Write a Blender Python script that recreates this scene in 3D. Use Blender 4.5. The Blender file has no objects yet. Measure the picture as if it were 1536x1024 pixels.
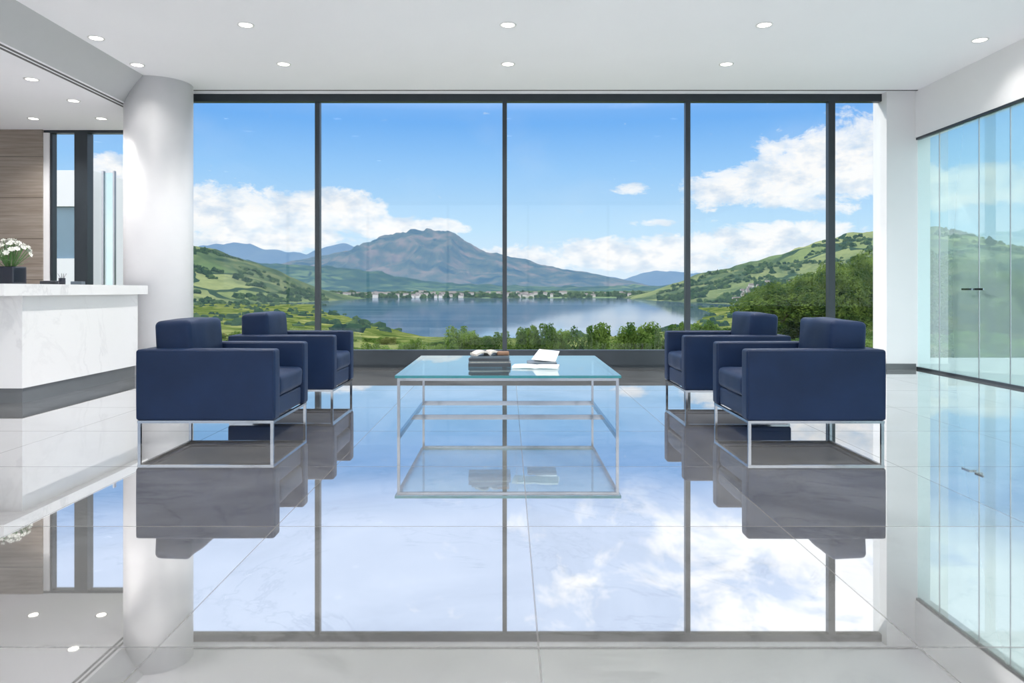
import bpy, bmesh, math, random
from mathutils import Vector, noise, Matrix
random.seed(7)
scene = bpy.context.scene
scene.view_settings.view_transform = 'Standard'
scene.view_settings.look = 'None'
COL = scene.collection

# ------------------------------------------------------------------ materials
def new_mat(name):
    m = bpy.data.materials.new(name); m.use_nodes = True
    nt = m.node_tree
    for n in list(nt.nodes): nt.nodes.remove(n)
    out = nt.nodes.new('ShaderNodeOutputMaterial')
    return m, nt, out
def N(nt, t, **kw):
    n = nt.nodes.new(t)
    for k, v in kw.items(): setattr(n, k, v)
    return n
def val(nt, op, a, b=None, c=None, clamp=False):
    n = N(nt, 'ShaderNodeMath', operation=op); n.use_clamp = clamp
    for i, s in enumerate((a, b, c)):
        if s is None: continue
        if isinstance(s, (int, float)): n.inputs[i].default_value = s
        else: nt.links.new(s, n.inputs[i])
    return n.outputs[0]
def mixc(nt, f, a, b, blend='MIX'):
    n = N(nt, 'ShaderNodeMix', data_type='RGBA', blend_type=blend)
    for idx, s in ((0, f), (6, a), (7, b)):
        if isinstance(s, (int, float)): n.inputs[idx].default_value = s
        elif isinstance(s, tuple): n.inputs[idx].default_value = (*s, 1)[:4]
        else: nt.links.new(s, n.inputs[idx])
    return n.outputs[2]
def ramp(nt, fac, stops, interp='LINEAR'):
    n = N(nt, 'ShaderNodeValToRGB'); cr = n.color_ramp; cr.interpolation = interp
    while len(cr.elements) < len(stops): cr.elements.new(0.5)
    for e, (p, c) in zip(cr.elements, stops):
        e.position = p
        e.color = (*c, 1) if isinstance(c, tuple) else (c, c, c, 1)
    nt.links.new(fac, n.inputs[0]); return n.outputs[0]
def tnoise(nt, vec, scale, detail=4, rough=.5, dist=0):
    n = N(nt, 'ShaderNodeTexNoise'); n.inputs['Scale'].default_value = scale
    n.inputs['Detail'].default_value = detail; n.inputs['Roughness'].default_value = rough
    n.inputs['Distortion'].default_value = dist
    nt.links.new(vec, n.inputs['Vector']); return n.outputs['Fac']
def pos(nt):
    return N(nt, 'ShaderNodeNewGeometry').outputs['Position']
def objc(nt):
    return N(nt, 'ShaderNodeTexCoord').outputs['Object']
def bump(nt, h, strength, dist=.01):
    b = N(nt, 'ShaderNodeBump'); b.inputs['Strength'].default_value = strength
    b.inputs['Distance'].default_value = dist
    nt.links.new(h, b.inputs['Height']); return b.outputs[0]
def simple(name, col, rough=.5, metal=0, var=.04, vs=6, spec=.5, bmp=0, emis=None, es=0, sheen=0):
    m, nt, out = new_mat(name)
    p = N(nt, 'ShaderNodeBsdfPrincipled')
    nz = tnoise(nt, objc(nt), vs, 4)
    d = tuple(max(0, c*(1-var)) for c in col); l = tuple(min(1, c*(1+var)) for c in col)
    nt.links.new(ramp(nt, nz, [(.3, d), (.7, l)]), p.inputs['Base Color'])
    p.inputs['Roughness'].default_value = rough; p.inputs['Metallic'].default_value = metal
    p.inputs['Specular IOR Level'].default_value = spec
    if sheen: p.inputs['Sheen Weight'].default_value = sheen
    if bmp: nt.links.new(bump(nt, tnoise(nt, objc(nt), vs*20, 2), bmp, .002), p.inputs['Normal'])
    if emis:
        p.inputs['Emission Color'].default_value = (*emis, 1); p.inputs['Emission Strength'].default_value = es
    nt.links.new(p.outputs[0], out.inputs[0]); return m

M = {}
M['paint'] = simple('white_paint', (.82, .82, .84), .6, var=.01, vs=2)
M['ceil'] = simple('ceiling_paint', (.88, .88, .92), .8, var=.01, vs=1)
M['column'] = simple('column_plaster', (.80, .80, .825), .4, var=.01)
M['frame'] = simple('dark_anodised_frame', (.035, .045, .055), .35, .3, var=.05)
M['slot'] = simple('slot_dark', (.12, .12, .125), .6)
M['chrome'] = simple('chrome', (.27, .29, .32), .1, 1, var=.01)
M['steel'] = simple('brushed_steel', (.4, .4, .42), .3, 1)
M['ring'] = simple('downlight_trim', (.75, .75, .76), .4)
M['kick'] = simple('kick_plinth_dark', (.13, .14, .15), .3)
M['black'] = simple('black_gloss', (.012, .016, .03), .15)
M['emit'] = simple('lamp_glow', (1, 1, 1), .5, emis=(1, .95, .86), es=5)
M['paper'] = simple('paper_white', (.72, .74, .76), .5)
M['page'] = simple('book_pages', (.50, .47, .43), .7, vs=60, var=.15)
M['bk1'] = simple('book_cover_dark', (.03, .035, .045), .35)
M['bk2'] = simple('book_cover_slate', (.10, .13, .16), .4)
M['bk3'] = simple('book_cover_brown', (.22, .12, .07), .5)
M['petal'] = simple('petal_white', (.85, .85, .8), .6, var=.1)
M['stem'] = simple('stem_green', (.08, .2, .05), .5)
M['shaded_side'] = simple('bulkhead_shade_grey', (.5, .51, .53), .6, var=.01)  # shade on the bulkhead face is painted in as a darker grey
M['paving'] = simple('terrace_stone', (.38, .38, .37), .7, var=.12)

# marble desk
def marble(name, base, vein, scale, rough):
    m, nt, out = new_mat(name); p = N(nt, 'ShaderNodeBsdfPrincipled'); P = objc(nt)
    n1 = tnoise(nt, P, scale, 8, .6, 1.5)
    v = val(nt, 'ABSOLUTE', val(nt, 'SUBTRACT', n1, .5))
    c = ramp(nt, v, [(0, vein), (.03, base), (1, base)])
    n2 = tnoise(nt, P, scale*.6, 3)
    c = mixc(nt, ramp(nt, n2, [(.45, 0.), (.75, .7)]), base, c)
    nt.links.new(c, p.inputs['Base Color']); p.inputs['Roughness'].default_value = rough
    nt.links.new(p.outputs[0], out.inputs[0]); return m
M['marble'] = marble('white_marble', (.82, .82, .83), (.50, .50, .52), 1.1, .15)

# floor: polished grey stone tiles 1.12 m
m, nt, out = new_mat('polished_floor_tiles'); M['floor'] = m
P = pos(nt); sx = N(nt, 'ShaderNodeSeparateXYZ'); nt.links.new(P, sx.inputs[0])
def grout(o, off, size, w):
    t = val(nt, 'DIVIDE', val(nt, 'SUBTRACT', o, off), size)
    f = val(nt, 'FRACT', t)
    d = val(nt, 'ABSOLUTE', val(nt, 'SUBTRACT', f, .5))
    return val(nt, 'GREATER_THAN', d, .5-w/size/2), val(nt, 'FLOOR', t)
g1, i1 = grout(sx.outputs[0], .09, 1.12, .006)
g2, i2 = grout(sx.outputs[1], -.05, 1.12, .010)
g = val(nt, 'MAXIMUM', g1, g2)
cv = N(nt, 'ShaderNodeCombineXYZ'); nt.links.new(i1, cv.inputs[0]); nt.links.new(i2, cv.inputs[1])
wn = N(nt, 'ShaderNodeTexWhiteNoise', noise_dimensions='3D'); nt.links.new(cv.outputs[0], wn.inputs['Vector'])
off = N(nt, 'ShaderNodeVectorMath', operation='MULTIPLY_ADD'); nt.links.new(wn.outputs['Color'], off.inputs[0])
off.inputs[1].default_value = (9, 9, 9); nt.links.new(P, off.inputs[2])
n1 = tnoise(nt, off.outputs[0], 1.0, 9, .66, 1.2)
n2 = tnoise(nt, off.outputs[0], 1.4, 7, .62, 1.0)
base = ramp(nt, n1, [(.3, (.15, .148, .145)), (.5, (.225, .224, .222)), (.7, (.30, .298, .29))])
v = val(nt, 'ABSOLUTE', val(nt, 'SUBTRACT', n2, .5))
base = mixc(nt, ramp(nt, v, [(0, .45), (.014, 0.)]), base, (.08, .075, .07))
base = mixc(nt, g, base, (.17, .17, .17))
dif = N(nt, 'ShaderNodeBsdfDiffuse'); nt.links.new(base, dif.inputs[0])
gl = N(nt, 'ShaderNodeBsdfGlossy'); gl.inputs['Roughness'].default_value = .018
gc = ramp(nt, n1, [(.3, (.92, .915, .91)), (.5, (.95, .95, .955)), (.7, (.97, .97, .975))])
nt.links.new(mixc(nt, ramp(nt, v, [(0, .10), (.012, 0.)]), gc, (.7, .7, .7)), gl.inputs['Color'])
lw = N(nt, 'ShaderNodeFresnel'); lw.inputs[0].default_value = 1.5
f = val(nt, 'MULTIPLY_ADD', lw.outputs[0], .55, .54, clamp=True)
f = val(nt, 'MULTIPLY', f, val(nt, 'SUBTRACT', 1, val(nt, 'MULTIPLY', g, .5)))
mx = N(nt, 'ShaderNodeMixShader'); nt.links.new(f, mx.inputs[0])
nt.links.new(dif.outputs[0], mx.inputs[1]); nt.links.new(gl.outputs[0], mx.inputs[2])
nt.links.new(mx.outputs[0], out.inputs[0])

# glass (Fresnel made two-sided so a thin sheet reflects the same from both faces)
def glass(name, tint, ior=1.45, extra=0.0, rough=0, film=0, filmc=(1, 1, 1)):
    m, nt, out = new_mat(name)
    tr = N(nt, 'ShaderNodeBsdfTransparent'); tr.inputs[0].default_value = (*tint, 1)
    base = tr.outputs[0]
    if film:
        d = N(nt, 'ShaderNodeBsdfDiffuse'); d.inputs[0].default_value = (*filmc, 1)
        t = N(nt, 'ShaderNodeBsdfTranslucent'); t.inputs[0].default_value = (*filmc, 1)
        m1 = N(nt, 'ShaderNodeMixShader'); nt.links.new(d.outputs[0], m1.inputs[1]); nt.links.new(t.outputs[0], m1.inputs[2])
        m2 = N(nt, 'ShaderNodeMixShader'); m2.inputs[0].default_value = film
        nt.links.new(base, m2.inputs[1]); nt.links.new(m1.outputs[0], m2.inputs[2]); base = m2.outputs[0]
    gl = N(nt, 'ShaderNodeBsdfGlossy'); gl.inputs['Roughness'].default_value = rough
    gl.inputs['Color'].default_value = (.95, 1, 1, 1)
    fr = N(nt, 'ShaderNodeFresnel')
    bf = N(nt, 'ShaderNodeNewGeometry').outputs['Backfacing']
    nt.links.new(val(nt, 'ADD', val(nt, 'MULTIPLY', bf, 1/ior-ior), ior), fr.inputs[0])
    f = val(nt, 'ADD', fr.outputs[0], extra, clamp=True)
    mx = N(nt, 'ShaderNodeMixShader'); nt.links.new(f, mx.inputs[0])
    nt.links.new(base, mx.inputs[1]); nt.links.new(gl.outputs[0], mx.inputs[2])
    nt.links.new(mx.outputs[0], out.inputs[0]); return m
M['glass'] = glass('window_glass', (.99, .995, .995), 1.2)
M['tglass'] = glass('table_glass', (.84, .95, .96), 1.45, .10)
M['pglass'] = glass('partition_glass', (.70, .90, .88), 1.45, .12, film=.32, filmc=(.66, .93, .92))
M['tedge'] = simple('glass_edge_teal', (.015, .16, .19), .1, emis=(.03, .3, .33), es=.05)

# navy fabric
m, nt, out = new_mat('navy_upholstery'); M['navy'] = m
p = N(nt, 'ShaderNodeBsdfPrincipled'); O = objc(nt)
n1 = tnoise(nt, O, 3, 4)
nt.links.new(ramp(nt, n1, [(.3, (.0025, .0125, .042)), (.7, (.005, .019, .062))]), p.inputs['Base Color'])
p.inputs['Roughness'].default_value = .5; p.inputs['Sheen Weight'].default_value = .02
p.inputs['Specular IOR Level'].default_value = .22
p.inputs['Sheen Tint'].default_value = (.4, .6, 1, 1)
nt.links.new(bump(nt, tnoise(nt, O, 350, 2), .25, .002), p.inputs['Normal'])
nt.links.new(p.outputs[0], out.inputs[0])

# wood wall
m, nt, out = new_mat('wood_panelling'); M['wood'] = m
p = N(nt, 'ShaderNodeBsdfPrincipled'); P = pos(nt)
mp = N(nt, 'ShaderNodeMapping'); mp.inputs['Scale'].default_value = (.6, 1, 14); nt.links.new(P, mp.inputs[0])
n1 = tnoise(nt, mp.outputs[0], 2, 6, .65)
c = ramp(nt, n1, [(.25, (.19, .15, .12)), (.5, (.28, .235, .20)), (.75, (.38, .33, .285))])
s = N(nt, 'ShaderNodeSeparateXYZ'); nt.links.new(P, s.inputs[0])
fz = val(nt, 'FRACT', val(nt, 'DIVIDE', s.outputs[2], .6)); c = mixc(nt, val(nt, 'LESS_THAN', fz, .012), c, (.05, .04, .03))
nt.links.new(c, p.inputs['Base Color']); p.inputs['Roughness'].default_value = .45
nt.links.new(p.outputs[0], out.inputs[0])

# landscape
def land_mat(name, dark, mid, light, scale, haze, hz, field=None, fscale=0, patch=(.4, .6), hedge=True):
    m, nt, out = new_mat(name); P = pos(nt)
    n1 = tnoise(nt, P, scale, 10, .68)
    c = ramp(nt, n1, [(.38, dark), (.5, mid), (.62, light)])
    if field:
        wp = N(nt, 'ShaderNodeVectorMath', operation='MULTIPLY_ADD')
        tn = N(nt, 'ShaderNodeTexNoise'); tn.inputs['Scale'].default_value = fscale*1.5; nt.links.new(P, tn.inputs['Vector'])
        nt.links.new(tn.outputs['Color'], wp.inputs[0]); wp.inputs[1].default_value = (.5/fscale,)*3; nt.links.new(P, wp.inputs[2])
        mp = N(nt, 'ShaderNodeMapping'); mp.inputs['Scale'].default_value = (1, .6, .6); nt.links.new(wp.outputs[0], mp.inputs[0])
        vo = N(nt, 'ShaderNodeTexVoronoi'); vo.inputs['Scale'].default_value = fscale
        nt.links.new(mp.outputs[0], vo.inputs['Vector'])
        sc = N(nt, 'ShaderNodeSeparateColor'); nt.links.new(vo.outputs['Color'], sc.inputs[0])
        fc = ramp(nt, sc.outputs[0], [(0, field[0]), (.5, field[1]), (1, field[2])])
        fc = mixc(nt, ramp(nt, tnoise(nt, P, scale*4, 5, .7), [(.35, .5), (.6, 0.)]), fc, mid)
        v2 = N(nt, 'ShaderNodeTexVoronoi', feature='DISTANCE_TO_EDGE'); v2.inputs['Scale'].default_value = fscale
        nt.links.new(mp.outputs[0], v2.inputs['Vector'])
        fc = mixc(nt, val(nt, 'LESS_THAN', v2.outputs['Distance'], .035), fc, dark)
        n3 = tnoise(nt, P, fscale*.5, 6, .6)
        c = mixc(nt, ramp(nt, n3, [(patch[0], 0.), (patch[1], 1.)]), c, fc)
    p = N(nt, 'ShaderNodeBsdfDiffuse'); nt.links.new(c, p.inputs[0])
    e = N(nt, 'ShaderNodeEmission'); e.inputs[0].default_value = (*hz, 1)  # aerial haze painted into the material as a flat blue emission mix
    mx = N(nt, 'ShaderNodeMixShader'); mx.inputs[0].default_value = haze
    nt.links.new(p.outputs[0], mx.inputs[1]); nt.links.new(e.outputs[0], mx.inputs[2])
    nt.links.new(mx.outputs[0], out.inputs[0]); return m
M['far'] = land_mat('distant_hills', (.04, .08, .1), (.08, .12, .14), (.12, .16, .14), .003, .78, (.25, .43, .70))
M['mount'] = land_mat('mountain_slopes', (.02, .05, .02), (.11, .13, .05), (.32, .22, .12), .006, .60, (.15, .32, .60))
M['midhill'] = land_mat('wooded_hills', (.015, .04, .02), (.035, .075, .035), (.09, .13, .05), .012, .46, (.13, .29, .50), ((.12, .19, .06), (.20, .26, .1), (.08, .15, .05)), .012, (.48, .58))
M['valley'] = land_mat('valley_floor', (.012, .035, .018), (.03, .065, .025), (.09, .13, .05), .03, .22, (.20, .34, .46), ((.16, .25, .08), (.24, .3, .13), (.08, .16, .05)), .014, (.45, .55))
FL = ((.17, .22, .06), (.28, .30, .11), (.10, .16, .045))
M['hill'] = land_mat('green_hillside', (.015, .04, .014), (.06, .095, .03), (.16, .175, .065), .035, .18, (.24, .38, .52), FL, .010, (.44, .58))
M['near'] = land_mat('meadow_grass', (.035, .065, .018), (.095, .13, .035), (.23, .24, .09), .12, .0, (.3, .4, .6))
def leaf(name, a, b, haze=0):
    m, nt, out = new_mat(name)
    n1 = tnoise(nt, pos(nt), 1.3, 4)
    c = ramp(nt, n1, [(.35, a), (.65, b)])
    d = N(nt, 'ShaderNodeBsdfDiffuse'); t = N(nt, 'ShaderNodeBsdfTranslucent')
    nt.links.new(c, d.inputs[0]); nt.links.new(c, t.inputs[0])
    mx = N(nt, 'ShaderNodeMixShader'); mx.inputs[0].default_value = .4
    nt.links.new(d.outputs[0], mx.inputs[1]); nt.links.new(t.outputs[0], mx.inputs[2])
    nt.links.new(mx.outputs[0], out.inputs[0]); return m
M['leaf'] = leaf('shrub_leaves', (.035, .10, .02), (.20, .30, .07))
M['leafy'] = leaf('gorse_leaves', (.10, .14, .04), (.32, .33, .12))
M['leafd'] = leaf('tree_leaves', (.02, .06, .012), (.18, .26, .05))
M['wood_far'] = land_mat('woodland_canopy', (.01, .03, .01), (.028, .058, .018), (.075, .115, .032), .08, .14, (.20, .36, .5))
M['bark'] = simple('bark', (.12, .08, .05), .9, var=.3)
M['house'] = simple('house_render', (.50, .49, .47), .8)
M['roof'] = simple('house_roof', (.20, .18, .18), .8)

# lake
m, nt, out = new_mat('lake_water'); M['lake'] = m
P = pos(nt); mp = N(nt, 'ShaderNodeMapping'); mp.inputs['Scale'].default_value = (.02, .15, 1); nt.links.new(P, mp.inputs[0])
nz = tnoise(nt, mp.outputs[0], 3, 4)
gl = N(nt, 'ShaderNodeBsdfGlossy'); gl.inputs['Roughness'].default_value = .05; gl.inputs[0].default_value = (.70, .78, .87, 1)
nt.links.new(bump(nt, nz, .02, .3), gl.inputs['Normal'])
d = N(nt, 'ShaderNodeBsdfDiffuse'); nt.links.new(ramp(nt, tnoise(nt, mp.outputs[0], .5, 5), [(.4, (.05, .10, .16)), (.6, (.15, .22, .29))]), d.inputs[0])
mx = N(nt, 'ShaderNodeMixShader'); mx.inputs[0].default_value = .80
nt.links.new(d.outputs[0], mx.inputs[1]); nt.links.new(gl.outputs[0], mx.inputs[2]); nt.links.new(mx.outputs[0], out.inputs[0])

# ------------------------------------------------------------------ geometry helpers
def mesh_obj(name, verts, faces, mat, parent=None, smooth=False, loc=(0, 0, 0)):
    me = bpy.data.meshes.new(name); me.from_pydata(verts, [], faces); me.update()
    if isinstance(mat, (list, tuple)):
        for q in mat: me.materials.append(q)
    else: me.materials.append(mat)
    if smooth:
        for pl in me.polygons: pl.use_smooth = True
    o = bpy.data.objects.new(name, me); COL.objects.link(o); o.location = loc
    if parent: o.parent = parent
    return o
def empty(name, loc, rot=0):
    e = bpy.data.objects.new(name, None); COL.objects.link(e)
    e.location = loc; e.rotation_euler = (0, 0, rot); e.empty_display_size = .2
    return e
BF = [(0, 3, 2, 1), (4, 5, 6, 7), (0, 1, 5, 4), (1, 2, 6, 5), (2, 3, 7, 6), (3, 0, 4, 7)]
def boxv(x0, x1, y0, y1, z0, z1):
    return [(x0, y0, z0), (x1, y0, z0), (x1, y1, z0), (x0, y1, z0), (x0, y0, z1), (x1, y0, z1), (x1, y1, z1), (x0, y1, z1)]
def box(name, x0, x1, y0, y1, z0, z1, mat, parent=None, bev=0):
    c = ((x0+x1)/2, (y0+y1)/2, (z0+z1)/2)
    o = mesh_obj(name, boxv(x0-c[0], x1-c[0], y0-c[1], y1-c[1], z0-c[2], z1-c[2]), BF, mat, parent, loc=c)
    if bev:
        b = o.modifiers.new('bevel', 'BEVEL'); b.width = bev; b.segments = 3
        for pl in o.data.polygons: pl.use_smooth = True
        b.harden_normals = True
    return o
def multibox(name, boxes, mat, parent=None, loc=(0, 0, 0)):
    V, F = [], []
    for b in boxes:
        n = len(V); V += boxv(*b); F += [tuple(i+n for i in f) for f in BF]
    return mesh_obj(name, V, F, mat, parent, loc=loc)
def cyl(name, c, r, z0, z1, mat, parent=None, seg=48, r2=None):
    r2 = r if r2 is None else r2
    V = [(r*math.cos(2*math.pi*i/seg), r*math.sin(2*math.pi*i/seg), z0) for i in range(seg)]
    V += [(r2*math.cos(2*math.pi*i/seg), r2*math.sin(2*math.pi*i/seg), z1) for i in range(seg)]
    F = [(i, (i+1) % seg, seg+(i+1) % seg, seg+i) for i in range(seg)]
    F += [tuple(range(seg-1, -1, -1)), tuple(range(seg, 2*seg))]
    o = mesh_obj(name, V, F, mat, parent, loc=(c[0], c[1], 0))
    for pl in o.data.polygons: pl.use_smooth = len(pl.vertices) == 4
    return o
def cushion(name, x0, x1, y0, y1, z0, z1, r, mat, parent, crown=(0, 0, 0), wr=0, tilt=0, n=10, seed=0):
    h = ((x1-x0)/2, (y1-y0)/2, (z1-z0)/2); c = Vector(((x0+x1)/2, (y0+y1)/2, (z0+z1)/2))
    def lst(a):
        e = [-a, -a+r*.12, -a+r*.35, -a+r*.65, -a+r]
        mid = [-a+r+(2*a-2*r)*i/n for i in range(1, n)]
        return e+mid+[-q for q in reversed(e)]
    L = [lst(q) for q in h]; V = []; F = []
    for ax in range(3):
        u, w = (ax+1) % 3, (ax+2) % 3
        for sgn in (-1, 1):
            b = len(V)
            for a_ in L[u]:
                for b_ in L[w]:
                    p = [0, 0, 0]; p[ax] = sgn*h[ax]; p[u] = a_; p[w] = b_
                    q = Vector([max(-(h[k]-r), min(h[k]-r, p[k])) for k in range(3)])
                    d = Vector(p)-q; d.normalize(); o = q+d*r
                    f = [1-(o[k]/h[k])**2 for k in range(3)]
                    o = Vector((o[0]+crown[0]*(o[0]/h[0])*f[1]*f[2], o[1]+crown[1]*(o[1]/h[1])*f[0]*f[2], o[2]+crown[2]*(o[2]/h[2])*f[0]*f[1]))
                    if wr: o += d*wr*noise.noise(o*7+Vector((seed, seed, 0)))
                    V.append(o)
            nw = len(L[w])
            for i in range(len(L[u])-1):
                for j in range(nw-1):
                    q = (b+i*nw+j, b+(i+1)*nw+j, b+(i+1)*nw+j+1, b+i*nw+j+1)
                    F.append(q if sgn > 0 else q[::-1])
    o = mesh_obj(name, V, F, mat, parent, True, loc=c)
    bm = bmesh.new(); bm.from_mesh(o.data); bmesh.ops.remove_doubles(bm, verts=bm.verts, dist=1e-5)
    bm.to_mesh(o.data); bm.free()
    if tilt: o.rotation_euler = (0, tilt, 0)
    return o
def rail_loop(name, pts, r, mat, parent, loc=(0, 0, 0)):
    cu = bpy.data.curves.new(name, 'CURVE'); cu.dimensions = '3D'; cu.bevel_depth = r; cu.bevel_resolution = 2
    sp = cu.splines.new('POLY'); sp.points.add(len(pts)-1); sp.use_cyclic_u = True
    for q, p_ in zip(sp.points, pts): q.co = (*p_, 1)
    cu.materials.append(mat); o = bpy.data.objects.new(name, cu); COL.objects.link(o); o.parent = parent; o.location = loc; return o

# ------------------------------------------------------------------ room shell
H = 3.70; HL = 3.40; WY = 10.1; WL = 11.0
XR = 5.43; XL = -9.0; YB = -2.0
box('floor', XL-.2, XR+.15, YB-.2, 11.2, -.25, 0, M['floor'])
box('terrace_paving', XR+.15, 16, YB-6, 11.9, -1.6, -.03, M['paving'])
box('ceiling', -4.5, XR+.2, YB-.2, WY+.15, H, H+.3, M['ceil'])
box('ceiling_reception', XL-.2, -4.80, YB-.2, WL+.06, HL, H+.3, M['ceil'])
mesh_obj('trim_bulkhead', [(-4.80, YB, HL), (-4.5, YB, H), (-4.5, WY, H), (-4.80, WY, HL), (-4.80, YB, H+.3), (-4.5, YB, H+.3), (-4.5, WY, H+.3), (-4.80, WY, H+.3)],
         [(0, 3, 2, 1), (4, 5, 6, 7), (0, 1, 5, 4), (2, 3, 7, 6), (0, 4, 7, 3), (1, 2, 6, 5)], M['shaded_side'])
multibox('trim_slot_reception', [(-4.87, -4.84, YB, 9.9, HL-.006, HL+.001), (-4.94, -4.91, YB, 9.9, HL-.006, HL+.001)], M['slot'])
multibox('trim_slot_window', [(-4.2, XR, 9.86, 9.885, H-.006, H+.001)], M['slot'])
box('wall_left', XL-.2, XL, YB-.2, 11.2, 0, H, M['paint'])
box('wall_right', XR, XR+.2, YB-.2, 9.95, 3.08, H, M['paint'])
box('wall_right_pillar', 5.05, XR+.2, 9.93, WY+.2, 0, H, M['paint'])
box('baseboard_right', 5.04, XR+.005, 9.918, 9.93, 0, .07, M['kick'])
box('wall_wood', XL, -6.82, 10.9, 11.2, 0, HL, M['wood'])
box('wall_jog', -4.95, -4.85, WY+.05, WL+.06, 0, HL, M['paint'])
box('wall_jog_front', -4.95, -4.36, WY-.02, WY+.12, 0, H, M['paint'])
cyl('column', (-4.5, 9.6), .41, 0, H, M['column'], seg=96)

# main window
w = empty('window_1', (0, WY, 0))
fr = [(-4.36, 5.09, -.04, .06, 3.60, 3.70), (-4.36, 5.09, -.04, .06, 0.04, .24), (-4.36, 5.09, -.02, .06, 0.0, .04), (-4.36, -4.32, -.03, .06, .24, 3.60)]
for x, hw in ((-2.577, .033), (-.045, .030), (2.432, .033), (4.376, .045)): fr.append((x-hw, x+hw, -.04, .05, .24, 3.60))
multibox('frame', fr, M['frame'], w)
xs = [-4.32, -2.577, -.045, 2.432, 4.376, 5.09]
multibox('glass_panes', [(a, b, .01, .022, .24, 3.6) for a, b in zip(xs, xs[1:])], M['glass'], w)
# reception window
w = empty('window_2', (0, WL, 0))
multibox('frame', [(-6.82, -4.95, -.06, .06, HL-.04, HL), (-6.82, -4.95, -.06, .06, 0, .2), (-6.36, -6.17, -.08, .08, .2, HL-.04), (-6.74, -6.70, -.05, .06, .2, HL-.04)], M['frame'], w)
multibox('glass_panes', [(-6.72, -6.26, .0, .012, .2, HL-.04), (-6.26, -4.95, .0, .012, .2, HL-.04)], M['glass'], w)
box('wall_window_reveal', -6.82, -6.735, 10.93, 11.1, 0, HL-.04, M['paint'])
# rear glazing out of view, added to let sky fill light in
w = empty('added_rear_glazing', (0, YB-.1, 0))
fr = [(XL, XR+.15, -.05, .05, H-.1, H), (XL, XR+.15, -.05, .05, 0, .08)]
x = XL
while x < 5.6:
    fr.append((x-.03, x+.03, -.05, .05, .08, H-.1)); x += 2.4
multibox('frame', fr, M['frame'], w)
multibox('glass_panes', [(XL, XR+.15, 0, .012, .08, H-.1)], M['glass'], w)

# glass partition on the right with doors (single sheets)
w = empty('window_4', (XR+.03, 0, 0))
ys = [9.93, 9.42, 8.63, 8.09, 6.85, 5.9, 4.6, 3.3, 2.0, .7, -.6, -2]
V, F = [], []
for a, b in zip(ys, ys[1:]):
    n = len(V); V += [(0, a-.004, .03), (0, b+.004, .03), (0, b+.004, 3.05), (0, a-.004, 3.05)]; F.append((n, n+3, n+2, n+1))
mesh_obj('glass_panels', V, F, M['pglass'], w)
multibox('rails', [(-.02, .035, -2, 9.93, 3.05, 3.08), (-.015, .03, -2, 9.93, 0, .03)], M['frame'], w)
multibox('joint_seals', [(-.006, .006, a-.004, a+.004, .03, 3.04) for a in ys[1:-1]], M['steel'], w)
hb = []
for s in (-1, 1):
    y0, y1 = sorted((8.63+s*.05, 8.63+s*.2)); hb += [(-.085, -.068, y0, y1, 1.05, 1.072), (-.08, .0, 8.63+s*.06-.011, 8.63+s*.06+.011, 1.05, 1.072)]
multibox('door_handles', hb, M['chrome'], w)

# ------------------------------------------------------------------ downlights
def downlight(x, y, z, power=0, r=.068):
    e = empty('ceiling_downlight', (x, y, z))
    seg = 32; V = []; F = []
    for (rr, zz) in ((r+.018, 0.0), (r+.014, -.006), (r, -.005), (r-.006, .0)):
        V += [(rr*math.cos(2*math.pi*i/seg), rr*math.sin(2*math.pi*i/seg), zz) for i in range(seg)]
    for k in range(3):
        F += [(k*seg+i, (k+1)*seg+i, (k+1)*seg+(i+1) % seg, k*seg+(i+1) % seg) for i in range(seg)]
    mesh_obj('trim_ring', V, F, M['ring'], e, True)
    V = [((r-.004)*math.cos(2*math.pi*i/seg), (r-.004)*math.sin(2*math.pi*i/seg), -.003) for i in range(seg)]
    mesh_obj('lens', V, [tuple(range(seg-1, -1, -1))], M['emit'], e)
    if power:
        L = bpy.data.lights.new('lamp', 'SPOT'); L.energy = power; L.spot_size = math.radians(130); L.spot_blend = .7
        L.shadow_soft_size = .07; L.color = (1, .96, .92)
        o = bpy.data.objects.new('lamp', L); COL.objects.link(o); o.parent = e; o.location = (0, 0, -.03)
PW = 165
for p in [(-2.62, 7.44, PW), (0, 7.44, PW), (2.56, 7.44, PW), (5.0, 7.89, 24), (-4.33, 7.83, 24), (-4.36, 8.76, 12), (-2.63, 8.73, PW), (0, 8.73, PW), (2.56, 8.73, PW)]:
    downlight(p[0], p[1], H-.001, p[2])
for y in (5.0, 2.5, 0.0):
    for x in (-2.62, 0, 2.56): downlight(x, y, H-.001, PW*1.2)
    downlight(5.0, y, H-.001, 24)
for p in [(-5.31, 8.3), (-5.39, 9.24), (-6.5, 10.2), (-5.57, 10.2), (-7.2, 8.6), (-5.6, 5.5), (-7.4, 5.5), (-5.6, 2), (-7.4, 2)]:
    downlight(*p, HL-.001, PW*.5, .062)

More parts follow.
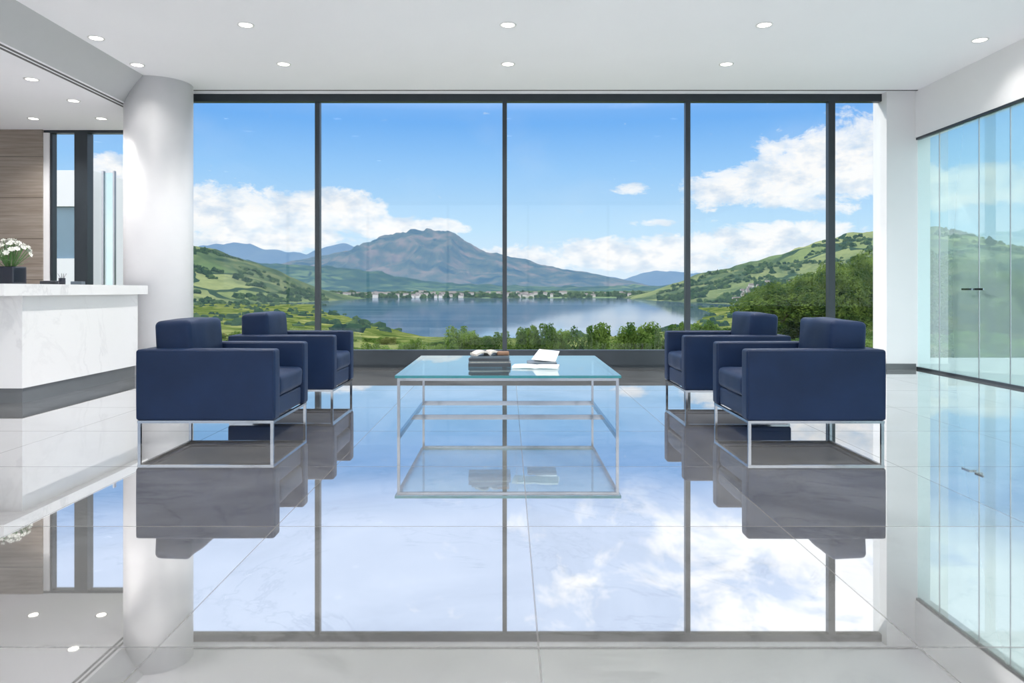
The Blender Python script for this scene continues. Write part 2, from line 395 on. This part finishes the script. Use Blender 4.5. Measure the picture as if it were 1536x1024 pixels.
# ------------------------------------------------------------------ armchairs
def armchair(x, y, rot):
    e = empty('armchair', (x, y, 0), rot); nv = M['navy']
    for s in (-1, 1):
        a, b = sorted((s*.43, s*.30))
        cushion('arm', -.475, .475, a, b, .16, .645, .022, nv, e, crown=(.003, .004, .004), seed=x)
        for yy in (a+.004, b-.004):
            k = .463
            rail_loop('arm_piping', [(-k, yy, .174), (k, yy, .174), (k, yy, .634), (-k, yy, .634)], .0042, nv, e)
    cushion('back_frame', -.475, -.405, -.302, .302, .16, .645, .02, nv, e)
    cushion('seat_base', -.41, .455, -.302, .302, .165, .305, .02, nv, e)
    cushion('seat_cushion', -.20, .47, -.298, .298, .305, .455, .035, nv, e, crown=(.008, 0, .022), wr=.006, seed=x*3+y)
    cushion('back_cushion', -.40, -.15, -.296, .296, .43, .835, .035, nv, e, crown=(.02, 0, .012), wr=.006, tilt=-.06, seed=y*2)
    t = .010
    multibox('base_frame', [(-.465, .465, -.42, -.40, .142, .16), (-.465, .465, .40, .42, .142, .16), (-.465, -.445, -.40, .40, .142, .16), (.445, .465, -.40, .40, .142, .16)], M['chrome'], e)
    k = 0
    for sx_ in (-.453, .453):
        for sy in (-.408, .408):
            k += 1; multibox('leg_%d' % k, [(sx_-t, sx_+t, sy-t, sy+t, 0, .143)], M['chrome'], e)
armchair(-2.065, 5.50, 0)
armchair(-2.03, 7.08, 0)
armchair(2.10, 5.49, math.pi)
armchair(2.04, 7.03, math.pi)

# ------------------------------------------------------------------ coffee table
e = empty('coffee_table', (0, 6.14, 0)); a = .795; b = .80; t = .020
bx = []
for sx_ in (-1, 1):
    x0, x1 = sorted((sx_*a, sx_*(a-t)))
    bx.append((x0, x1, -b, b, 0, t)); bx.append((x0, x1, -b+t, b-t, .400, .400+t))
    for sy in (-1, 1):
        y0, y1 = sorted((sy*b, sy*(b-t))); bx.append((x0, x1, y0, y1, t, .400+t))
for y0 in (-b, b-t): bx.append((-a+t, a-t, y0, y0+t, .400, .400+t))
bx.append((-a+t, a-t, b-t, b, 0, t)); bx.append((-a+t, a-t, .02, .02+t, 0, t))
multibox('frame', bx, M['chrome'], e)
o = mesh_obj('glass_top', boxv(-.81, .81, -.815, .815, .420, .439), BF, [M['tglass'], M['tedge']], e)
for pl in o.data.polygons:
    pl.material_index = 0 if abs(pl.normal.z) > .5 else 1
TZ = .4395
def book(V, F, MI, cx, cy, z, w, d, h, rot, cm):
    R = Matrix.Rotation(rot, 3, 'Z')
    parts = [((-w/2, w/2, -d/2, d/2, z, z+.004), cm), ((-w/2, w/2, -d/2, d/2, z+h-.004, z+h), cm),
             ((-w/2, w/2, -d/2, -d/2+.004, z+.004, z+h-.004), cm), ((-w/2+.006, w/2-.006, -d/2+.004, d/2-.008, z+.004, z+h-.004), 0)]
    for bb, mi in parts:
        n = len(V)
        for v_ in boxv(*bb):
            q = R @ Vector(v_); V.append((q.x+cx, q.y+cy, q.z))
        F += [tuple(i+n for i in f) for f in BF]; MI += [mi]*6
V, F, MI = [], [], []
z = 0
for (w_, d_, h_, r_, cm) in ((.34, .26, .026, .03, 1), (.33, .25, .018, 3.19, 2), (.32, .24, .022, -.04, 1), (.30, .22, .016, .08, 2)):
    book(V, F, MI, 0, 0, z, w_, d_, h_, r_, cm); z += h_
o = mesh_obj('book_stack', V, F, [M['page'], M['bk1'], M['bk2'], M['bk3']], loc=(-.15, 6.06, TZ))
for pl, mi in zip(o.data.polygons, MI): pl.material_index = mi
def open_book(name, loc, w, d, rot, lift, cover):
    V, F = [], []; n = 10
    for layer, zz in ((0, 0), (1, .012)):
        for i in range(-n, n+1):
            u = i/n; zc = lift*(1-(abs(u)-.35)**2*3) * min(1, abs(u)*6)*.5 if lift else 0
            for y_ in (-d/2, d/2): V.append((u*w/2, y_, zz + max(0, zc) + (.0 if layer == 0 else .004*abs(u))))
    m_ = 2*(2*n+1)
    for L_ in (0, 1):
        for i in range(2*n):
            q = (L_*m_+2*i, L_*m_+2*i+2, L_*m_+2*i+3, L_*m_+2*i+1); F.append(q if L_ else q[::-1])
    for i in range(2*n):
        F.append((2*i, 2*i+2, m_+2*i+2, m_+2*i)); F.append((2*i+3, 2*i+1, m_+2*i+1, m_+2*i+3))
    F.append((0, m_, m_+1, 1)); F.append((4*n, 4*n+1, m_+4*n+1, m_+4*n))
    o = mesh_obj(name, V, F, cover, loc=loc); o.rotation_euler = (0, 0, rot); return o
open_book('open_book', (-.17, 6.06, TZ+.0825), .24, .16, .35, .05, M['page'])
cushion('leather_glasses_case', -.05, .05, -.02, .02, 0, .035, .012, M['bk3'], None)
bpy.data.objects['leather_glasses_case'].location = (-.04, 6.02, TZ+.1)
open_book('magazine', (.22, 5.88, TZ+.0005), .36, .20, -.12, .008, M['paper'])
V = [(-.10, -.07, .02), (.10, -.05, 0), (.14, .03, .08), (-.03, .01, .10), (-.08, .09, 0), (.10, .10, 0)]
F = [(0, 1, 2, 3), (3, 2, 5, 4)]
o = mesh_obj('folded_brochure', V, F, M['paper'], loc=(.29, 6.18, TZ+.022)); s_ = o.modifiers.new('s', 'SOLIDIFY'); s_.thickness = .003
box('desk_tray', .16, .40, 6.08, 6.29, TZ, TZ+.02, M['bk2'], bev=.004)

# ------------------------------------------------------------------ reception desk
e = empty('reception_desk', (0, 0, 0))
multibox('plinth', [(-5.08, -4.52, 6.93, 9.02, 0, .14), (-8.2, -5.08, 6.93, 7.42, 0, .14)], M['kick'], e)
multibox('body', [(-5.1, -4.5, 6.9, 9.05, .14, 1.0), (-8.2, -5.1, 6.9, 7.45, .14, 1.0)], M['marble'], e)
multibox('counter_top', [(-5.55, -4.40, 6.5, 9.1, 1.0, 1.107), (-8.3, -5.55, 6.5, 7.7, 1.0, 1.107)], M['marble'], e)
CT = 1.1075
# flower vase
e = empty('flower_vase', (-5.22, 7.8, CT))
cushion('vase', -.11, .11, -.11, .11, 0, .19, .012, M['black'], e)
V, F, MI = [], [], []
def tube(V, F, a, b, r):
    d = (b-a).normalized(); u = d.orthogonal().normalized(); v = d.cross(u); n = len(V)
    for p_ in (a, b):
        for k in range(5): V.append(p_+(u*math.cos(k*1.2566)+v*math.sin(k*1.2566))*r)
    for k in range(5): F.append((n+k, n+(k+1) % 5, n+5+(k+1) % 5, n+5+k))
SV, SF, PV, PF, LV, LF = [], [], [], [], [], []
for i in range(62):
    th = random.uniform(0, 6.283); ph = random.uniform(.0, 1.45)
    c = Vector((math.cos(th)*math.sin(ph)*.2, math.sin(th)*math.sin(ph)*.2, .28+math.cos(ph)*.17+random.uniform(-.02, .02)))
    tube(SV, SF, Vector((math.cos(th)*.03, math.sin(th)*.03, .17)), c, .003)
    nrm = (c-Vector((0, 0, .22))).normalized(); u = nrm.orthogonal().normalized(); v_ = nrm.cross(u); ph0 = random.uniform(0, 6)
    for ring, (nr, rad, up) in enumerate(((6, .034, .006), (5, .022, .016))):
        for k in range(nr):
            an = ph0+ring*.5+k*2*math.pi/nr; d = u*math.cos(an)+v_*math.sin(an); s2 = nrm.cross(d)
            n = len(PV); PV += [c, c+d*rad*.6+s2*rad*.42+nrm*up, c+d*rad+nrm*up*1.4, c+d*rad*.6-s2*rad*.42+nrm*up]; PF.append((n, n+1, n+2, n+3))
for i in range(50):
    th = random.uniform(0, 6.283); a_ = Vector((math.cos(th)*random.uniform(.05, .15), math.sin(th)*random.uniform(.05, .15), random.uniform(.2, .32)))
    d = Vector((math.cos(th), math.sin(th), random.uniform(-.3, .8))).normalized(); s2 = d.cross(Vector((0, 0, 1))).normalized()
    n = len(LV); LV += [a_, a_+d*.03+s2*.014, a_+d*.07, a_+d*.03-s2*.014]; LF.append((n, n+1, n+2, n+3))
mesh_obj('stems', SV, SF, M['stem'], e); mesh_obj('blossoms', PV, PF, M['petal'], e); mesh_obj('leaves', LV, LF, M['stem'], e)
# desk accessories
e = empty('pen_holder', (-5.06, 8.45, CT))
cyl('cup', (0, 0), .035, 0, .08, M['black'], e, 24)
V, F = [], []
for k in range(5): tube(V, F, Vector((.008*math.cos(k), .008*math.sin(k), .05)), Vector((.045*math.cos(k*1.7), .04*math.sin(k*1.7), .13)), .004)
mesh_obj('pens', V, F, M['steel'], e)
box('card_holder', -5.09, -4.96, 8.66, 8.74, CT, CT+.045, M['bk2'], bev=.006)
box('telephone', -5.35, -5.17, 8.5, 8.7, CT, CT+.05, M['bk1'], bev=.01)

# ------------------------------------------------------------------ landscape
LZ = -11.0
FPX = 1117.0
def interp(prof, x):
    if x <= prof[0][0]: return prof[0][1]
    for (a, b), (c, d) in zip(prof, prof[1:]):
        if x <= c:
            t = (x-a)/(c-a); t2 = t*t*(3-2*t); t = .6*t+.4*t2
            return b+(d-b)*t
    return prof[-1][1]
def ridge(name, prof, D, depth, base, mat, nx, ny, amp, sx_, sy, seed, crest=0, px0=-250, px1=1850, pw=1.1):
    # profile: bearings and elevation tangents of the skyline seen from the building -> metres
    P = [((p-762)/FPX*D, 1.05+(435-y)/FPX*D) for p, y in prof]
    def hf(X, Y):
        v = (Y-(D-depth))/depth
        c = interp(P, X)
        if v <= 1:
            v = max(0, v); s = v**pw
            n = noise.ridged_multi_fractal(Vector((X/sx_+seed, Y/sy+seed*2, seed)), 1, 2.1, 6, 1, 2)/2.5
            n2 = noise.fractal(Vector((X/sx_*3, Y/sx_*3, seed)), 1, 2, 5)
            z = base+(c-base)*s
            z += (c-base)*amp*(n-.55)*4*v*(1-v) + (c-base)*.06*n2*v
            z += crest*noise.fractal(Vector((X/sx_*4, seed, 0)), 1, 2, 4)*v
        else:
            z = base+(c-base)*max(0, 1-(v-1)*2)
        return z
    X0 = (px0-762)/FPX*D; X1 = (px1-762)/FPX*D; V = []; F = []
    for j in range(ny+1):
        v = 1.25*j/ny; Y = D-depth+depth*v
        for i in range(nx+1):
            X = X0+(X1-X0)*i/nx; V.append((X, Y, hf(X, Y)))
    for j in range(ny):
        for i in range(nx):
            q = j*(nx+1)+i; F.append((q, q+1, q+nx+2, q+nx+1))
    mesh_obj(name, V, F, mat, smooth=True); return hf
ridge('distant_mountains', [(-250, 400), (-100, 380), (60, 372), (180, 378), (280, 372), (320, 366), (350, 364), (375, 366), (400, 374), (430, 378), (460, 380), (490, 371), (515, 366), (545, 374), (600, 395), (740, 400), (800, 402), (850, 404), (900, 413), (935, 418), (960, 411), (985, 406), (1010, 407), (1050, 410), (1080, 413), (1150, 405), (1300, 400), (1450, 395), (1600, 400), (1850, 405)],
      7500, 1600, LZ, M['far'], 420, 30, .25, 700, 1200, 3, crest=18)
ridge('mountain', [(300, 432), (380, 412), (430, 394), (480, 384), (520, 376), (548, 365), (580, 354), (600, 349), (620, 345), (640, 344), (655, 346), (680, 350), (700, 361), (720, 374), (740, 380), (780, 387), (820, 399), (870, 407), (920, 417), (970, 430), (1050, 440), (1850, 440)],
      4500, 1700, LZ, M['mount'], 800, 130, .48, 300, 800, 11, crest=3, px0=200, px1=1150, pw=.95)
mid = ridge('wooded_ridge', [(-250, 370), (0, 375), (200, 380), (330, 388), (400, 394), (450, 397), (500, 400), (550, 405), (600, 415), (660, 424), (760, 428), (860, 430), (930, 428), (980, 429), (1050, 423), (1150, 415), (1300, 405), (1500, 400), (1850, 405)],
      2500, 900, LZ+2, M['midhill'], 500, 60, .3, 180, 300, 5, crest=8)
def valley(X, Y):
    t = (Y-1110)/(1700-1110)
    return LZ-1+max(0, min(1, t*8))*1.5+max(0, t)*7+noise.fractal(Vector((X/90, Y/90, 1)), 1, 2, 4)*2.2
V, F = [], []; nx, ny = 260, 50
for j in range(ny+1):
    for i in range(nx+1):
        X = -1500+3000*i/nx; Y = 1110+800*j/ny+25*noise.noise(Vector((X/160, 0, 3)))*(1-j/ny); V.append((X, Y, valley(X, Y)))
for j in range(ny):
    for i in range(nx):
        q = j*(nx+1)+i; F.append((q, q+1, q+nx+2, q+nx+1))
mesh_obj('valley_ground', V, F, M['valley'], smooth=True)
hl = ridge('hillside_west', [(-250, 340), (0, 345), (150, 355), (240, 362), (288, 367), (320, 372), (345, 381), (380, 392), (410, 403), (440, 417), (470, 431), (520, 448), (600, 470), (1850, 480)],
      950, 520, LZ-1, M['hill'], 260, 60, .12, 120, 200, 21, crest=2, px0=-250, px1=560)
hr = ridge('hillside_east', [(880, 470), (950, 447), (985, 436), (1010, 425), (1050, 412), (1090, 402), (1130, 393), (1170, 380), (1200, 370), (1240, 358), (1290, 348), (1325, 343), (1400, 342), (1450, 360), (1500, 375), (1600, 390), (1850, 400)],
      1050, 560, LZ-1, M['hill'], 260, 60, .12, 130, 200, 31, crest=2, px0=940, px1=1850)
mesh_obj('lake', [(-1500, 100, LZ), (1500, 100, LZ), (1500, 1250, LZ), (-1500, 1250, LZ)], [(0, 1, 2, 3)], M['lake'])
SH = [(-900, 1100), (-300, 760), (-167, 673), (-83, 385), (-46, 269), (-21, 204), (0, 196), (30, 205), (52, 245), (101, 385), (130, 538), (200, 620), (700, 900)]
def near(X, Y):
    ys = interp(SH, X); t = (ys-Y)/(ys-14)
    z = LZ-.6+10.6*min(1, max(0, t))+ min(t, 0)*20
    return z+noise.fractal(Vector((X/14, Y/14, 2)), 1, 2, 4)*.7*max(0, min(1, (Y-14)/20))*min(1, max(0, t*3))
V, F = [], []; nx, ny = 220, 220
for j in range(ny+1):
    Y = 11.8+(760)*(j/ny)**2
    for i in range(nx+1):
        s = (i/nx*2-1); X = s*(16+Y*.95); V.append((X, Y, near(X, Y)))
for j in range(ny):
    for i in range(nx):
        q = j*(nx+1)+i; F.append((q, q+1, q+nx+2, q+nx+1))
mesh_obj('meadow_ground', V, F, M['near'], smooth=True)

# far woodland: canopy crowns merged in one mesh
bm = bmesh.new(); bmesh.ops.create_icosphere(bm, subdivisions=2, radius=1)
IV = [v.co.copy() for v in bm.verts]; IF = [tuple(v.index for v in f.verts) for f in bm.faces]; bm.free()
V, F = [], []
def blob(X, Y, Z, r, sq=1.1):
    n = len(V); sd = random.uniform(0, 99)
    for c in IV:
        k = 1+.8*noise.noise(c*2.2+Vector((sd, 0, 0)))
        V.append((X+c.x*r*k*1.2, Y+c.y*r*k, Z+c.z*r*k*sq+r*.25))
    F.extend(tuple(i+n for i in f) for f in IF)
def dens(X, Y, s=70): return noise.noise(Vector((X/s, Y/s, 9)))
cnt = 0
while cnt < 900:
    X = random.uniform(-620, 620); Y = random.uniform(1118, 1500)
    if dens(X, Y) < -.05 and Y > 1150: continue
    blob(X, Y, valley(X, Y), random.uniform(2, 5.0)); cnt += 1
cnt = 0
while cnt < 1500:
    Y = random.uniform(450, 940); X = random.uniform(-.75, -.22)*Y
    if dens(X, Y, 60)+.5*dens(X, Y, 20) < .04: continue
    z = hl(X, Y)
    if z < LZ+.5: cnt += .2; continue
    blob(X, Y, z, random.uniform(1.2, 3)); cnt += 1
cnt = 0
while cnt < 1900:
    Y = random.uniform(500, 1030); X = random.uniform(.2, .8)*Y
    if dens(X, Y, 60)+.5*dens(X, Y, 20) < .04-.35*(Y < 700): continue
    z = hr(X, Y)
    if z < LZ+.5: cnt += .2; continue
    blob(X, Y, z, random.uniform(1.2, 3.4)); cnt += 1
cnt = 0
while cnt < 900:
    Y = random.uniform(110, 640); X = random.uniform(-.75, .75)*Y
    ys = interp(SH, X)
    if Y > ys-4 or (dens(X, Y, 25) < 0 and Y < ys-14): cnt += .05; continue
    if -30 < X < 60 and Y < 190: cnt += .05; continue
    blob(X, Y, near(X, Y)-.5, random.uniform(.7, 1.7)); cnt += 1
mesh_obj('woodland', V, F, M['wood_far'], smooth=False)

# village
V, F, MI = [], [], []
for k in range(160):
    if k < 125: X = random.gauss(-60, 200); Y = random.uniform(1140, 1400); Z = valley(X, Y)
    else:
        Y = random.uniform(640, 800); X = random.uniform(.30, .45)*Y; Z = max(hr(X, Y), LZ)
    sc_ = 1 if k < 125 else .6
    w_, d_, h_ = random.uniform(4, 9)*sc_, random.uniform(4, 6)*sc_, random.uniform(2.5, 4.5)*sc_; n = len(V); Z -= 1
    V += boxv(X-w_/2, X+w_/2, Y-d_/2, Y+d_/2, Z, Z+h_+1) + [(X-w_/2, Y, Z+h_+3.4), (X+w_/2, Y, Z+h_+3.4)]
    F += [(n, n+1, n+5, n+4), (n+1, n+2, n+6, n+5), (n+2, n+3, n+7, n+6), (n+3, n, n+4, n+7), (n+5, n+6, n+9), (n+7, n+4, n+8)]; MI += [0]*6
    F += [(n+4, n+5, n+9, n+8), (n+6, n+7, n+8, n+9)]; MI += [1]*2
o = mesh_obj('village_houses', V, F, [M['house'], M['roof']])
for pl, mi in zip(o.data.polygons, MI): pl.material_index = mi

# leafy shrubs and trees (individual leaves, shared meshes)
def foliage_mesh(name, lobes, nleaf, ls, mat, trunk=None):
    V, F = [], []; nf = 0; mi = []
    if trunk:
        for a_, b_, r_ in trunk: tube(V, F, Vector(a_), Vector(b_), r_)
    mi = [1]*len(F)
    tot = sum(l[1]**2 for l in lobes)
    for c, r in lobes:
        for _ in range(int(nleaf*r*r/tot)):
            d = Vector((random.gauss(0, 1), random.gauss(0, 1), random.gauss(0, 1))).normalized()
            rr = r*(1-.35*random.random()**2)*(1+.25*noise.noise(d*2.5+Vector(c)))
            p_ = Vector(c)+d*rr; nn = (d+Vector((random.uniform(-.8, .8), random.uniform(-.8, .8), random.uniform(-.3, .9)))).normalized()
            u = nn.orthogonal().normalized(); u.rotate(Matrix.Rotation(random.uniform(0, 6.28), 3, nn)); v_ = nn.cross(u)
            s = ls*random.uniform(.6, 1.3); n = len(V)
            V += [p_-u*s, p_+v_*s*.45, p_+u*s, p_-v_*s*.45]; F.append((n, n+1, n+2, n+3)); mi.append(0)
    me = bpy.data.meshes.new(name); me.from_pydata(V, [], F); me.materials.append(mat); me.materials.append(M['bark'])
    me.polygons.foreach_set('material_index', mi); me.update(); return me
shr = []
for k in range(4):
    L = [((random.uniform(-.4, .4), random.uniform(-.4, .4), random.uniform(.3, .75)), random.uniform(.28, .45)) for _ in range(9)]
    L += [((random.uniform(-.45, .45), random.uniform(-.4, .4), random.uniform(.9, 1.15)), random.uniform(.08, .16)) for _ in range(12)]
    shr.append(foliage_mesh('shrub_mesh', L, 7500, .042, M['leaf'] if k < 2 else M['leafy'] if k == 2 else M['leaf'], [((0, 0, -.2), (0, 0, .5), .03), ((0, 0, .1), (.3, .1, .7), .02), ((0, 0, .1), (-.3, -.1, .7), .02)]))
tre = []
for k in range(3):
    L = [((random.uniform(-1.3, 1.3), random.uniform(-1.1, 1.1), random.uniform(1.3, 3.6)), random.uniform(.45, .85)) for _ in range(22)]
    L += [((0, 0, 4.1), .6)]
    tre.append(foliage_mesh('tree_mesh', L, 14000, .085, M['leafd'], [((0, 0, -.5), (0, 0, 3), .14), ((0, 0, 1.2), (.8, .2, 2.6), .07), ((0, 0, 1.2), (-.8, -.2, 2.6), .07)]))
g = empty('shrub_border', (0, 0, 0))
def inst(me, nm, X, Y, Z, s, sz=None, par=None):
    if -15.5 < X < -9.4 and 18 < Y < 28: return
    o = bpy.data.objects.new(nm, me); COL.objects.link(o); o.location = (X, Y, Z); o.scale = (s, s, sz or s)
    o.rotation_euler = (0, 0, random.uniform(0, 6.28)); o.parent = par
for X, s, top in [(-3.4, .75, -.38), (-2.7, .6, -.3), (-2.0, .55, -.42), (-1.15, .8, .0), (-.45, .75, -.12), (.55, .85, .05), (1.3, .85, .08), (2.2, 1.0, .14), (3.45, 1.0, .14), (4.5, .95, .14), (5.1, .9, .2)]:
    me = random.choice(shr[:2]); Y = 20+random.uniform(-.5, .5)
    z = near(X, Y); inst(me, 'shrub', X, Y, z-.1, s, (top-z+.1)/1.2, g)
for k in range(170):
    Y = random.uniform(18, 85); X = random.uniform(-.75, -.16)*Y
    if X > -3.5 and Y < 25: continue
    z = near(X, Y); inst(random.choice(shr), 'shrub', X, Y, z-.15, random.uniform(.6, 1.6), random.uniform(.5, 1.0), g)
for k in range(60):
    Y = random.uniform(18, 45); X = random.uniform(.27, .72)*Y
    z = near(X, Y); inst(random.choice(shr), 'shrub', X, Y, z-.15, random.uniform(.9, 1.8), random.uniform(.7, 1.2), g)
for k in range(40):
    Y = random.uniform(24, 60); X = random.uniform(-.16, .24)*Y
    z = near(X, Y); inst(random.choice(shr), 'shrub', X, Y, z-.2, random.uniform(.6, 1.2), random.uniform(.3, .5), g)
g = empty('tree_grove', (0, 0, 0))
for k in range(68):
    Y = random.uniform(38, 75); u = random.uniform(.345, .85) if k < 50 else random.uniform(.42, .53); X = u*Y
    z = near(X, Y)
    el_ = (u-.325)*335 if u < .51 else (62 if u < .56 else max(25, 60-(u-.56)*300))
    top = 1.05+(el_+random.uniform(-16, 8))/FPX*Y
    inst(random.choice(tre), 'tree', X, Y, z-.2, random.uniform(.8, 1.4), max(.4, (top-z+.2)/4.6), g)
for k in range(22):
    Y = random.uniform(50, 100); u = random.uniform(-.72, -.50); X = u*Y
    z = near(X, Y); top = 1.05+random.uniform(10, 50)/FPX*Y
    inst(random.choice(tre), 'tree', X, Y, z-.2, random.uniform(.9, 1.5), max(.5, (top-z+.2)/4.7), g)

# neighbouring wing outside the reception window
e = empty('office_wing_building', (0, 0, 0))
multibox('walls', [(-13.6, -11.2, 20, 26, -2, 1.9), (-13.6, -11.2, 20, 26, 3.3, 4.27), (-11.5, -11.2, 20, 26, 1.9, 3.3)], M['paint'], e)
multibox('glazing', [(-13.6, -11.5, 20.1, 25.9, 1.9, 3.3)], simple('dark_glazing', (.15, .25, .33), .1), e)
multibox('glass_fin', [(-10.85, -10.60, 20, 20.05, -1, 4.2)], M['tglass'], e)
multibox('fin_posts', [(-10.9, -10.85, 19.97, 20.07, -2, 4.25), (-10.6, -10.56, 19.97, 20.07, -2, 4.25)], M['steel'], e)

# ------------------------------------------------------------------ world
W = bpy.data.worlds.new('sky'); scene.world = W; W.use_nodes = True; nt = W.node_tree
for n in list(nt.nodes): nt.nodes.remove(n)
out = N(nt, 'ShaderNodeOutputWorld'); bg = N(nt, 'ShaderNodeBackground'); nt.links.new(bg.outputs[0], out.inputs[0])
tc = N(nt, 'ShaderNodeTexCoord'); sp = N(nt, 'ShaderNodeSeparateXYZ'); nt.links.new(tc.outputs['Generated'], sp.inputs[0])
az = val(nt, 'ARCTAN2', sp.outputs[0], sp.outputs[1]); el = val(nt, 'ARCSINE', sp.outputs[2])
sky = ramp(nt, val(nt, 'MULTIPLY', el, 2.0), [(0, (.74, .87, .97)), (.06, (.68, .84, .98)), (.16, (.52, .77, .98)), (.32, (.31, .60, .97)), (.44, (.17, .45, .92)), (.54, (.25, .5, .95)), (1, (.3, .5, .9))])
cb = N(nt, 'ShaderNodeCombineXYZ'); nt.links.new(az, cb.inputs[0]); nt.links.new(val(nt, 'MULTIPLY', el, 1.7), cb.inputs[1])
nA = tnoise(nt, cb.outputs[0], 17, 11, .68, .3)
nB = tnoise(nt, cb.outputs[0], 5, 4, .5)
mask = None
for px, py, rx, ry, st in [(350, 325, 150, 44, 1.05), (515, 315, 65, 32, 1.1), (600, 342, 95, 18, 1), (400, 358, 130, 18, 1), (960, 382, 210, 26, 1), (1150, 362, 140, 26, 1), (1260, 245, 105, 60, 1.1), (1170, 275, 120, 34, 1.1),
                           (945, 284, 34, 11, .85), (1055, 288, 34, 26, .85), (100, 330, 120, 34, 1), (175, 262, 30, 28, .9), (1450, 280, 130, 30, 1), (1010, 333, 60, 7, .6), (780, 388, 200, 18, .9)]:
    a0 = math.atan((px-762)/FPX); e0 = math.atan((435-py)/FPX*math.cos(a0)); ra = rx/FPX; re = ry/FPX
    dx = val(nt, 'DIVIDE', val(nt, 'SUBTRACT', az, a0), ra); dy = val(nt, 'DIVIDE', val(nt, 'SUBTRACT', el, e0), re)
    d2 = val(nt, 'ADD', val(nt, 'MULTIPLY', dx, dx), val(nt, 'MULTIPLY', dy, dy))
    mm = val(nt, 'MULTIPLY', val(nt, 'MAXIMUM', val(nt, 'SUBTRACT', 1, val(nt, 'MULTIPLY', d2, .6)), 0), st)
    mask = mm if mask is None else val(nt, 'MAXIMUM', mask, mm)
dn = val(nt, 'ADD', val(nt, 'MULTIPLY', mask, .42), nA)
cl = ramp(nt, dn, [(.64, 0.), (.74, .75), (.90, 1.)])
ci = val(nt, 'MULTIPLY', ramp(nt, nB, [(.5, 0.), (.75, 1.)]), .12)
cf = val(nt, 'MAXIMUM', cl, ci)
shade = ramp(nt, tnoise(nt, cb.outputs[0], 26, 6, .55), [(.35, (.68, .78, .90)), (.54, (1.0, 1.0, 1.0))])
c = mixc(nt, cf, sky, shade)
# bright thin high cloud above ~14 degrees, broken cumulus towards the east
hi = ramp(nt, el, [(.235, 0.), (.30, 1.)])
nC = tnoise(nt, cb.outputs[0], 9, 9, .62, .5)
east = ramp(nt, val(nt, 'ADD', val(nt, 'MULTIPLY', az, .40), nC), [(.55, 0.), (.68, 1.)])
hc = mixc(nt, east, (.80, .98, 1.32), (1.45, 1.48, 1.53))
c = mixc(nt, hi, c, hc)
# unseen bright cloud added well round to the east, lights the partition glass
eb = ramp(nt, val(nt, 'DIVIDE', az, 3.1416), [(.24, 0.), (.34, 1.)])
c = mixc(nt, eb, c, (1.7, 1.8, 1.95))
# unseen bright broken cloud added behind the building (rear hemisphere) as interior fill
rear = ramp(nt, val(nt, 'MULTIPLY', sp.outputs[1], -1), [(.1, 0.), (.4, 1.)])
rc = mixc(nt, ramp(nt, nB, [(.35, 0.), (.6, 1.)]), (1.4, 1.6, 1.9), (2.4, 2.4, 2.4))
c = mixc(nt, rear, c, rc)
c = mixc(nt, val(nt, 'LESS_THAN', sp.outputs[2], -.02), c, (.26, .28, .26))
nt.links.new(c, bg.inputs[0]); bg.inputs[1].default_value = 1.0

S = bpy.data.lights.new('sun', 'SUN'); S.energy = 3.2; S.angle = math.radians(1.2); S.color = (1, .96, .88)
o = bpy.data.objects.new('sun', S); COL.objects.link(o)
o.rotation_euler = Vector((.55, -.5, -.62)).to_track_quat('-Z', 'Y').to_euler()

# ------------------------------------------------------------------ camera
cam = bpy.data.cameras.new('camera'); co = bpy.data.objects.new('camera', cam); COL.objects.link(co)
co.location = (0, 0, 1.05); co.rotation_euler = (math.pi/2, 0, 0)
cam.sensor_width = 36; cam.lens = 36*FPX/1536
cam.shift_x = 6/1536; cam.shift_y = -77/1536
cam.clip_end = 20000; cam.clip_start = .05
scene.camera = co
